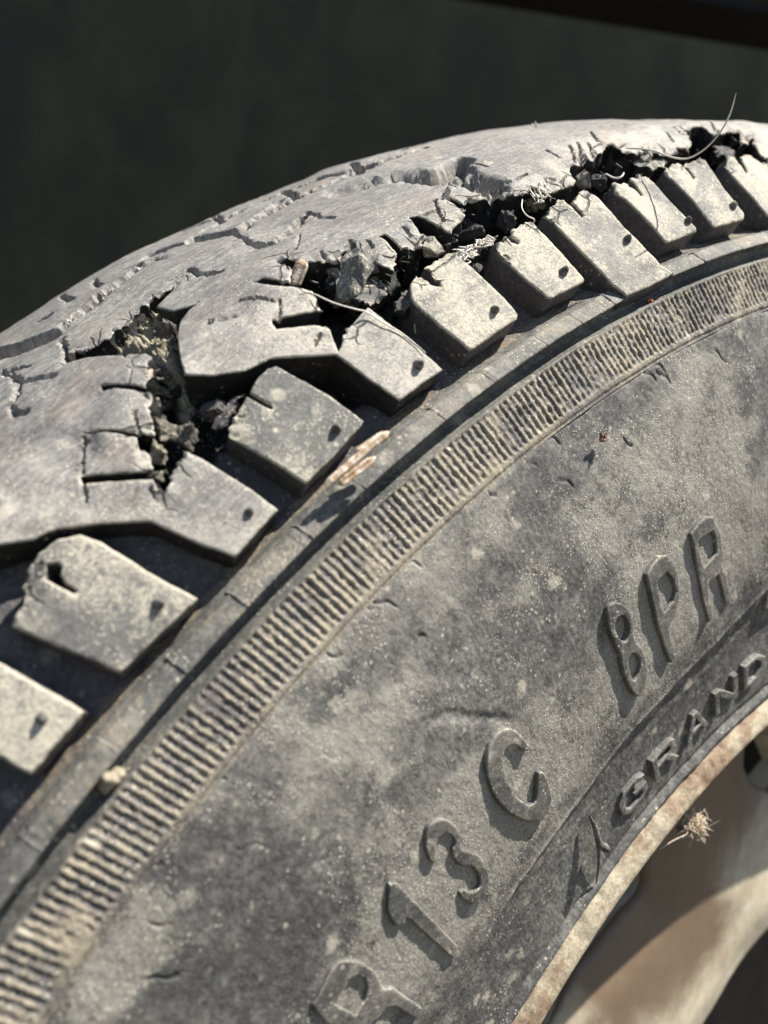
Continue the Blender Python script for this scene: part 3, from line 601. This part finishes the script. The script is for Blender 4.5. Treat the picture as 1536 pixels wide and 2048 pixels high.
for i, (P, Hs, nb) in enumerate(BL):
    q = px_tread(P); hq = [px_tread(h_) for h_ in Hs]
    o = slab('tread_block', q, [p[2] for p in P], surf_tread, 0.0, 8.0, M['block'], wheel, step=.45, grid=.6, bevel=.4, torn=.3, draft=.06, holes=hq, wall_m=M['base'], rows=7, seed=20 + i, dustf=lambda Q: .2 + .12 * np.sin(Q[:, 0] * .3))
    if nb: nub(nb, o, surf_tread, px_tread)
# nubs on the arms of the rib
for nb in ((496, 1028), (838, 728)): nub(nb, wheel, surf_tread, px_tread)
# the rest of the tread round the wheel, simple blocks
for k in range(4, 100):
    th = math.radians(66.9 + (k - 4) * 3.05)
    if th > math.radians(360 + 2.5): break
    x = th * RR; q = np.array([(x, S_F), (x + 10.5, S_F), (x + 15, S_F - 26), (x + 5, S_F - 26)])
    slab('tread_block', q, [0] * 4, surf_tread, 0.0, 6.6, M['block'], wheel, step=3, grid=4, bevel=.5, rows=2, seed=k)
q = np.array([(math.radians(a) * RR, s) for a, s in [(67, 46), (364, 46), (364, -60), (67, -60)]])
x_ = np.linspace(math.radians(66.5) * RR, math.radians(363.6) * RR, 300)
slab('tread_rib', np.concatenate([np.stack([x_, 0 * x_ + 44], 1), np.stack([x_[::-1], 0 * x_ - 60], 1)]), [0] * 600, surf_tread, 0.0, 8.0, M['crown'], wheel, step=6, grid=6, bevel=.5, rows=2, seed=77)

# ---- torn chunks in the tear
def chunk(p, size, h, m, name='rubber_chunk', seed=0, aniso=(1, 1, .8), parent=wheel, rough=.12, pts=16):
    rng = np.random.default_rng(seed); q = px_tread([p], h)[0]; c = tread_pt(q[0], q[1], h)
    bm = bmesh.new(); A = rng.normal(size=(pts, 3)); A /= np.linalg.norm(A, axis=1, keepdims=True); A *= rng.uniform(.75, 1.1, (pts, 1)) * size / 2000 * np.array(aniso)
    for a in A: bm.verts.new(a)
    r = bmesh.ops.convex_hull(bm, input=bm.verts)
    bmesh.ops.delete(bm, geom=[v for v in bm.verts if not v.link_faces], context='VERTS')
    bmesh.ops.subdivide_edges(bm, edges=bm.edges, cuts=4, use_grid_fill=True); bmesh.ops.triangulate(bm, faces=bm.faces)
    V = np.array([v.co[:] for v in bm.verts]); Fc = [[v.index for v in f.verts] for f in bm.faces]
    bm.verts.index_update(); Fc = [[v.index for v in f.verts] for f in bm.faces]; bm.free()
    ang = rng.uniform(0, 6.28); axis = rng.normal(size=3); Rm = np.array(Matrix.Rotation(ang, 3, Vector(axis)))
    V = V @ Rm.T; V = V * (1 + fbm(V * 1000 + seed * 5, 3 / size * 1.5, 4)[:, None] * rough * 3); V = V + c
    return mesh_obj(name, V, Fc, m, parent, np.full(len(V), .25 if m is not M['torn'] else -.3), smooth=False)
chunk((728, 565), 9.5, -3.2, M['block'], seed=1, rough=.16, pts=22, aniso=(1.1, 1, .8)); chunk((758, 538), 4, -1.8, M['block'], seed=2); chunk((700, 590), 4.5, -4.2, M['torn'], seed=3)
chunk((872, 497), 4.2, -1.2, M['block'], seed=4, rough=.08); chunk((1175, 362), 3.6, -1.0, M['block'], seed=5, rough=.08)
chunk((1300, 315), 5.0, -1.5, M['block'], seed=6); chunk((1215, 375), 4, -3, M['torn'], seed=7); chunk((808, 580), 4.5, -3.5, M['torn'], seed=8)
chunk((935, 430), 8.5, -4.0, M['torn'], seed=9, aniso=(.8, 1, 1.2)); chunk((1010, 400), 9.0, -5.8, M['base'], seed=10, pts=26); chunk((1000, 455), 6, -6.5, M['torn'], seed=11, rough=.3)
chunk((1040, 445), 4, -4, M['base'], seed=12, rough=.3); chunk((1090, 405), 4.5, -3.2, M['rubble'], seed=13, rough=.3); chunk((960, 480), 5, -4.0, M['torn'], seed=14, aniso=(1.6, .6, .5))
chunk((1245, 330), 6, -4.5, M['torn'], seed=15); chunk((1420, 290), 8, -5, M['torn'], seed=16); chunk((1490, 300), 8, -4, M['torn'], seed=17, aniso=(1.5, .7, .7))
chunk((1390, 320), 5, -4, M['torn'], seed=18); chunk((458, 835), 4.5, -4.2, M['base'], seed=19, rough=.25); chunk((425, 800), 5, -5, M['torn'], seed=20)
chunk((350, 880), 4.5, -2.5, M['rubble'], seed=21, rough=.3); chunk((325, 915), 3.2, -1.8, M['rubble'], seed=22, rough=.3); chunk((320, 960), 2.4, -1.2, M['rubble'], seed=23, rough=.3)
chunk((400, 890), 4, -3.5, M['rubble'], seed=24, rough=.3); chunk((385, 800), 3, -5.5, M['torn'], seed=25); chunk((298, 755), 2.2, -1.2, M['fluff'], 'rubber_chunk', 26, rough=.3)
chunk((300, 800), 1.6, -1.3, M['rubble'], seed=27, rough=.3); chunk((350, 640), 4.5, -2.6, M['base'], seed=28); chunk((342, 670), 5, -2.5, M['base'], seed=29)
rg = np.random.default_rng(4)
for k in range(64):
    t = rg.random(); a = np.array([(150, 712), (215, 682), (270, 650), (310, 630), (330, 680), (335, 730), (325, 790), (345, 830), (320, 900)]); i = int(t * 8); f = t * 8 - i
    p = a[i] * (1 - f) + a[i + 1] * f + rg.normal(0, 13, 2) * (1 if t < .6 else .9)
    chunk(tuple(p), rg.uniform(.9, 2.6), rg.uniform(-3.4, -1.9) if t < .7 else rg.uniform(-6, -3.5), M['rubble'] if rg.random() < .7 else M['base'], seed=100 + k, rough=.3, pts=10)
for k in range(16):
    t = rg.random() * 8; a = np.array([(640, 560), (800, 560), (860, 500), (940, 490), (1050, 410), (1140, 395), (1220, 340), (1330, 320), (1440, 300)]); i = int(t); f = t - i
    p = a[i] * (1 - f) + a[i + 1] * f + rg.normal(0, 12, 2); chunk(tuple(p), rg.uniform(.8, 3.2), rg.uniform(-8.5, -4), M['torn'] if rg.random() < .6 else M['base'], seed=200 + k, rough=.3, pts=10)

# ------------------------------------------------------------------ fibres
def tube_geo(pts, rad, n=6, taper=True):
    P = np.array(pts, float); k = len(P); 
    if k < 24:
        t = np.linspace(0, k - 1, (k - 1) * 6 + 1); x = np.arange(k); P = np.stack([np.array([_cr(P[:, c], q) for q in t]) for c in range(3)], 1); k = len(P)
    r = np.full(k, rad) if np.ndim(rad) == 0 else np.interp(np.linspace(0, 1, k), np.linspace(0, 1, len(rad)), rad)
    if taper and np.ndim(rad) == 0: r = r * np.clip(np.minimum(np.linspace(0, 1, k) * 12 + .3, (1 - np.linspace(0, 1, k)) * 6 + .25), 0, 1)
    tg = np.gradient(P, axis=0); tg /= np.linalg.norm(tg, axis=1, keepdims=True) + 1e-12
    ref = np.array([.3, .2, .93]); u = np.cross(tg, ref); u /= np.linalg.norm(u, axis=1, keepdims=True) + 1e-12; v = np.cross(tg, u)
    a = np.linspace(0, 2 * np.pi, n, endpoint=False)
    V = (P[:, None] + r[:, None, None] * (np.cos(a)[None, :, None] * u[:, None] + np.sin(a)[None, :, None] * v[:, None])).reshape(-1, 3)
    Fc = [(j * n + i, j * n + (i + 1) % n, (j + 1) * n + (i + 1) % n, (j + 1) * n + i) for j in range(k - 1) for i in range(n)]
    return V, np.array(Fc)
def _cr(y, t):
    i = int(min(max(math.floor(t), 0), len(y) - 2)); f = t - i; g = lambda k: y[min(max(k, 0), len(y) - 1)]
    p0, p1, p2, p3 = g(i - 1), g(i), g(i + 1), g(i + 2)
    return .5 * (2 * p1 + (p2 - p0) * f + (2 * p0 - 5 * p1 + 4 * p2 - p3) * f * f + (3 * p1 - p0 - 3 * p2 + p3) * f ** 3)
def join(gs):
    V = []; Fc = []; o = 0
    for v, f in gs: V.append(v); Fc.append(f + o); o += len(v)
    return np.concatenate(V), np.concatenate(Fc)
def on_tread(pxh): return [tread_pt(*px_tread([(x, y)], h)[0], h) for x, y, h in pxh]
def on_side(pxh): return [side_pt(*px_side([(x, y)], h)[0], h) for x, y, h in pxh]
def at_depth(x, y, t): return C_ + rays([(x, y)])[0] * t
def thing(name, gs, m, label, cat, group=None, smooth=True):
    V, Fc = join(gs); o = mesh_obj(name, V, Fc, m, None, smooth=smooth); tag(o, label, cat, group); return o
a0 = on_tread([(1246, 296, .6)])[0]; d0 = np.linalg.norm(a0 - C_)
hp = [a0] + [at_depth(x, y, d0 - k) for x, y, k in [(1275, 297, .001), (1310, 302, .003), (1342, 314, .005), (1375, 317, .007), (1410, 298, .008), (1440, 265, .009), (1460, 228, .010), (1472, 186, .011)]]
thing('animal_hair', [tube_geo(hp, .00015)], M['pale'], 'long pale curved hair sticking up from the torn tread at right', 'hair')
thing('thread', [tube_geo(on_tread([(622, 585, .5), (660, 603, .9), (700, 614, 1.2), (728, 622, .6), (760, 642, .5), (800, 665, .3), (850, 705, .2)]), .00011)], M['pale'], 'thin pale thread lying across the tread from the wood splinter to a block', 'thread')
thing('thread', [tube_geo(on_tread([(1052, 400, -1), (1040, 415, .5), (1045, 428, 1), (1060, 436, 1), (1063, 446, .3)]), .00010)], M['pale'], 'curled white thread hanging over the tear beside a torn block', 'thread')
thing('thread', [tube_geo(on_tread([(1218, 349, -1), (1228, 356, 0), (1236, 352, .8), (1241, 343, .9)]), .00016)], M['pale'], 'short kinked white thread at the mouth of the tear', 'thread')
thing('thread', [tube_geo(on_tread([(878, 690, -5), (866, 672, -4), (862, 662, -3.4), (870, 657, -3), (876, 662, -3)]), .00009)], M['pale'], 'tiny hooked thread in the groove between two blocks', 'thread')
thing('fluff_tuft', [tube_geo([at_depth(1072 + random.uniform(-4, 4), 256, .192), at_depth(1072 + random.uniform(-9, 9), 250 + random.uniform(-8, 4), .192)], .0001) for _ in range(9)], M['pale'], 'small white tuft standing on the top edge of the tread', 'tuft')
gs = []
for k in range(34):
    x, y = random.uniform(925, 985), random.uniform(478, 520); y = 515 - (x - 930) * .5 + random.uniform(-10, 10); gs.append(tube_geo(on_tread([(x, y, random.uniform(-2.5, -1)), (x + random.uniform(-9, 9), y + random.uniform(-7, 7), random.uniform(-1.4, -.2)), (x + random.uniform(-20, 14), y + random.uniform(-8, 12), random.uniform(-1.5, .3))]), .00010, 5))
V, Fc = join(gs); mesh_obj('frayed_cord', V, Fc, M['pale'], wheel)
gs = []
for k in range(22):
    x, y = random.uniform(1068, 1096), random.uniform(365, 400); gs.append(tube_geo(on_tread([(x, y, random.uniform(-1.5, -.5)), (x + random.uniform(-8, 8), y + random.uniform(-8, 8), random.uniform(-.5, .6)), (x + random.uniform(-12, 12), y + random.uniform(-12, 12), random.uniform(-1, .6))]), .00010, 5))
V, Fc = join(gs); mesh_obj('frayed_cord', V, Fc, M['pale'], wheel)

gs = []
TL = [(640, 575), (790, 555), (850, 500), (915, 470), (960, 430), (1050, 400), (1140, 385), (1210, 330), (1330, 318), (1430, 295)]
for k in range(46):
    t = random.random() * 9; i = int(t); f = t - i; x = TL[i][0] * (1 - f) + TL[i + 1][0] * f + random.gauss(0, 9); y = TL[i][1] * (1 - f) + TL[i + 1][1] * f + random.gauss(0, 9)
    h0 = random.uniform(-6, -2); a = random.uniform(0, 6.28); L = random.uniform(8, 26)
    gs.append(tube_geo(on_tread([(x, y, h0), (x + L * .5 * math.cos(a) + random.uniform(-4, 4), y + L * .4 * math.sin(a), h0 + random.uniform(0, 2)), (x + L * math.cos(a), y + L * .7 * math.sin(a), h0 + random.uniform(0, 3.5))]), random.choice([.00008, .0001, .00018]), 5))
V, Fc = join(gs); mesh_obj('torn_ply_strands', V, Fc, M['twig'], wheel)
# torn flaps of rubber bridging the tear
def flap(P, h0, h1, thk, seed, m):
    q = px_tread(P, -1); rng = np.random.default_rng(seed)
    return slab('rubber_flap', q, [1] * len(q), lambda x, y, h: tread_pt(x, y, h + h0 + (h1 - h0) * sstep(y, q[:, 1].min(), q[:, 1].max())), 0, thk, m, wheel, step=.4, grid=.5, bevel=.15, torn=.3, draft=0, rows=4, seed=seed, wall_m=M['torn'])
flap([(905, 500), (935, 478), (985, 455), (1010, 462), (985, 490), (940, 512)], -3.2, -1.6, 1.6, 301, M['base'])
flap([(800, 590), (815, 575), (835, 560), (842, 600), (822, 618)], -3.0, -1.0, 1.5, 302, M['base'])
flap([(430, 850), (452, 812), (490, 770), (500, 775), (470, 830), (452, 862)], -3.0, -.8, 1.4, 303, M['base'])
flap([(1270, 310), (1330, 305), (1338, 330), (1318, 342), (1285, 330)], -1.8, -.6, 2.0, 304, M['block'])
flap([(1440, 262), (1462, 268), (1480, 300), (1470, 318), (1445, 305)], -3.5, -1.0, 2.0, 305, M['base'])
flap([(720, 545), (745, 520), (775, 548), (785, 585), (750, 610), (715, 590)], -3.0, -1.2, 3.0, 306, M['block'])
# ------------------------------------------------------------------ wood chips, shred, seed, fluff
def splinter(A, B, wdt, thk, seed):
    rng = np.random.default_rng(seed); A, B = np.array(A), np.array(B); d = B - A; L = np.linalg.norm(d); d /= L
    up = A / np.linalg.norm(A) * np.array([1, 0, 1]) + np.array([0, -.4, 0]); up -= up @ d * d; up /= np.linalg.norm(up); sd_ = np.cross(d, up)
    n, mm = 26, 10; V = []
    for i in range(n):
        t = i / (n - 1); e = min(1, t * 8 + .35, (1 - t) * 5 + .15); off = rng.normal(0, .008, 2) * wdt
        for k in range(mm):
            a = 2 * math.pi * k / mm; j = 1 + .25 * math.sin(k * 2.7 + seed) 
            V.append(A + d * L * t + sd_ * (math.cos(a) * wdt * .5 * e * j + off[0]) + up * (math.sin(a) * thk * .5 * e * j + off[1]))
    Fc = [(i * mm + k, i * mm + (k + 1) % mm, (i + 1) * mm + (k + 1) % mm, (i + 1) * mm + k) for i in range(n - 1) for k in range(mm)]
    return np.array(V), np.array(Fc)
a, b = on_tread([(632, 958, 1.6), (732, 848, 3.2)]); c, e = on_tread([(658, 958, 1.6), (722, 896, 2.6)]); g, h = on_tread([(690, 892, 2.2), (740, 842, 3.4)])
thing('wood_chip', [splinter(a, b, .0009, .0008, 1), splinter(c, e, .0011, .0009, 2), splinter(g, h, .0013, .0008, 3), splinter(a + (b - a) * .35 + .0004, b, .0006, .0006, 5), splinter(a + (b - a) * .1 + .0006, c + (e - c) * .8, .0005, .0005, 9)], M['wood'], 'split pale brown wood chip lying beside a tread block on the ledge', 'wood chip', 'bits of wood caught in the tread', smooth=False)
a, b = on_tread([(592, 572, -2.2), (603, 517, .2)]); c, e = on_tread([(606, 574, -2.4), (614, 522, 0)])
thing('wood_chip', [splinter(a, b, .0012, .0010, 4), splinter(c, e, .0012, .0009, 6), splinter((a + c) / 2, (b + e) / 2, .0009, .0009, 7)], M['wood'], 'reddish brown wood splinter wedged upright in the torn tread', 'wood chip', 'bits of wood caught in the tread', smooth=False)
a = on_side([(1179, 1632, .6), (1190, 1655, 1.3), (1197, 1682, 1.9), (1208, 1692, 2.6), (1216, 1698, 3.0)])
b = on_side([(1197, 1684, 1.4), (1197, 1710, 1.2), (1196, 1740, .8), (1192, 1766, .3)])
thing('twig', [tube_geo(a, [.0002, .0005, .0006, .0008, .0004], 8), tube_geo(b, [.0005, .0003, .00025, .00012], 6)], M['twig'], 'thin forked dark twig standing on the sidewall just above the rim', 'twig')
s = on_side([(1208, 880, 1.1)])[0]; gs = [splinter(s + rg.normal(0, .0002, 3), s + rg.normal(0, .00055, 3), .0004, .00035, k) for k in range(16)]
thing('dry_seed', gs, M['seed'], 'tiny reddish brown dried seed head on the open sidewall', 'seed', smooth=False)
s = on_tread([(1300, 601, -1.5)])[0]; bq = [splinter(s - .0003, s + .0003, .0006, .0006, 8)]
X = cast([(1300, 600)], lambda ww, rr: np.where(rr > 272, 9, ww - 77.6))[0]
thing('orange_crumb', [splinter(X - .0003, X + .0004, .0008, .0007, 8)], M['orange'], 'tiny orange crumb in the round groove above the ribbed band', 'crumb', smooth=False)
s = cast([(1385, 1652)], lambda ww, rr: ww - 70)[0]
gs = [tube_geo([s + rg.normal(0, .0006, 3) + np.array([-.0012, 0, 0]), s + rg.normal(0, .0011, 3), s + rg.normal(0, .0015, 3)], .00009, 5) for k in range(420)]
gs += [tube_geo([cast([(x, y)], lambda ww, rr: ww - 71)[0] for x, y in ((1375, 1668), (1345, 1682), (1318, 1700))], .0001)]
thing('fluff_tuft', gs, M['fluff'], 'fuzzy tan tuft caught on the inner edge of the rim lip', 'tuft')
# pale crumb blocking the groove, lower left
s = cast([(232, 1555)], lambda ww, rr: np.where(rr > 272, 9, ww - 78))[0]
thing('dirt_clod', [splinter(s + np.array([-.0018, 0, -.0012]), s + np.array([.0010, 0, .0008]), .0017, .0017, 12), splinter(s + np.array([-.002, -.001, .0006]), s + np.array([.0004, 0, -.0004]), .0014, .0013, 13)], M['tan'], 'pale clod of dirt stuck in the round groove, lower left', 'dirt')

# ------------------------------------------------------------------ rim
rim = empty('rim', (0, 0, 0)); rim.parent = wheel; 
THR = np.radians(np.arange(0, 360, .5))
def ring(name, prof, m, parent, jitter=.0, ths=THR, step=.5):
    prof = polyrows(prof, step); Wg, Tg = np.meshgrid(prof[:, 0], ths, indexing='ij'); Rg = np.meshgrid(prof[:, 1], ths, indexing='ij')[0]
    X = np.stack([-Rg * np.sin(Tg), -Wg, Rg * np.cos(Tg)], -1); j = fbm(X, .3, 4) * jitter; R2 = Rg + j; W2 = Wg + j * .7
    X = np.stack([-R2 * np.sin(Tg), -W2, R2 * np.cos(Tg)], -1) / 1000; a, b = Wg.shape; idx = np.arange(a * b).reshape(a, b); nx = np.roll(idx, -1, 1)
    return mesh_obj(name, X.reshape(-1, 3), np.stack([idx[:-1], idx[1:], nx[1:], nx[:-1]], -1).reshape(-1, 4), m, parent)
ring('rim_lip', [(68.0, 182.0), (70.6, 181.6), (72.8, 180.7), (74.3, 179.4), (75.0, 178.0), (75.0, 177.2), (74.2, 176.9), (72.6, 177.4)], M['rust'], rim, .5, np.radians(np.arange(0, 360, .15)), .3)
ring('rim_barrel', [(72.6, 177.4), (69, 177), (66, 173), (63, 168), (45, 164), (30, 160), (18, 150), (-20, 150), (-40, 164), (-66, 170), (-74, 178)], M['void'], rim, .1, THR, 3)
DW = 51.0
def px_plane(P, wq): 
    d = rays(P); t = (-wq / 1000 - C_[1]) / d[:, 1]; X = C_ + d * t[:, None]; return np.stack([X[:, 0], X[:, 2]], 1) * 1000
dp = px_plane([(1085, 2140), (1127, 2048), (1147, 2002), (1174, 1954), (1209, 1912), (1241, 1870), (1272, 1831), (1297, 1807), (1308, 1779), (1308, 1723), (1296, 1650), (1330, 1560), (1400, 1450), (1640, 1250), (1850, 1400), (1750, 1650), (1640, 1760), (1536, 1885), (1475, 1975), (1420, 2070), (1350, 2200)], DW)
vh = px_plane([(1512, 1500), (1536, 1480), (1580, 1480), (1600, 1540), (1560, 1590), (1530, 1575), (1512, 1540)], DW)
def surf_disc(x, y, h): return np.stack([x, -(DW + h + 0 * x), y], -1) / 1000
RS = px_plane([(1300, 1800), (1312, 1730), (1330, 1640), (1400, 1540), (1500, 1440), (1640, 1330)], DW)  # outer edge of the disc, where the painted brown shade is strongest
def disc_h(Q, B3, d): return -2.5 * sstep(d, 12, 0) + fbm(B3, .03, 2) * 1.5
slab('rim_disc', dp, [0] * len(dp), surf_disc, 0, 6, M['shade_grime'], rim, step=2, grid=2.5, bevel=2.0, rows=4, seed=5, holes=[vh], hfun=disc_h, jit=.0, dustf=lambda Q: sstep(seg_dist(Q, RS[:-1], RS[1:]), 55, 6) * 1.1)  # dust value here carries the painted brown shade, fading inwards
th = np.linspace(0, 2 * np.pi, 90, endpoint=False); cc = np.stack([112 * np.sin(th), 112 * np.cos(th)], 1)
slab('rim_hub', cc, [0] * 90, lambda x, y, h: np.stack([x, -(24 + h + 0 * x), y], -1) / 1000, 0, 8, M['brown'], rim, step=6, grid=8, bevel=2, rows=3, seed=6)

# ------------------------------------------------------------------ surroundings
def box(name, c, s, m, rot=0, rx=0):
    x, y, z = [q / 2 for q in s]; V = [(a, b, d) for a in (-x, x) for b in (-y, y) for d in (-z, z)]
    me = bpy.data.meshes.new(name); me.from_pydata(V, [], [(0, 1, 3, 2), (4, 6, 7, 5), (0, 4, 5, 1), (2, 3, 7, 6), (0, 2, 6, 4), (1, 5, 7, 3)]); me.materials.append(m)
    o = bpy.data.objects.new(name, me); COL.objects.link(o); o.location = c; o.rotation_euler = (rx, 0, rot); return o
g = box('ground', (0, 0, -.05), (8, 8, .1), M['ground']); g['kind'] = 'structure'
fwd = -R_[:, 2]; yaw = math.atan2(-fwd[0], fwd[1])
wc = C_ + fwd * .95
wl = box('painted_wall', (wc[0], wc[1], 1.0), (5, .12, 2.0), M['wall'], yaw); tag(wl, 'dark green painted wall out of focus behind the tyre', 'wall')
A = at_depth(860, -30, .62); B = at_depth(1650, 98, .62); mid = (A + B) / 2; dd = B - A; L = np.linalg.norm(dd)
up = R_[:, 1]; ctr = mid + up * .056
bm = bmesh.new(); bmesh.ops.create_cube(bm, size=1); bmesh.ops.scale(bm, vec=(L * 1.9, .05, .1), verts=bm.verts); bmesh.ops.bevel(bm, geom=bm.edges, offset=.006, segments=3, affect='EDGES')
me = bpy.data.meshes.new('metal_beam'); bm.to_mesh(me); bm.free(); me.materials.append(M['black'])
o = bpy.data.objects.new('metal_beam', me); COL.objects.link(o)
xa = Vector(dd / L); za = Vector(up); za = (za - xa * za.dot(xa)).normalized(); ya = za.cross(xa)
o.matrix_world = Matrix(((xa.x, ya.x, za.x, ctr[0]), (xa.y, ya.y, za.y, ctr[1]), (xa.z, ya.z, za.z, ctr[2] + HUB), (0, 0, 0, 1)))
tag(o, 'black beam crossing the top right corner behind the tyre', 'beam')
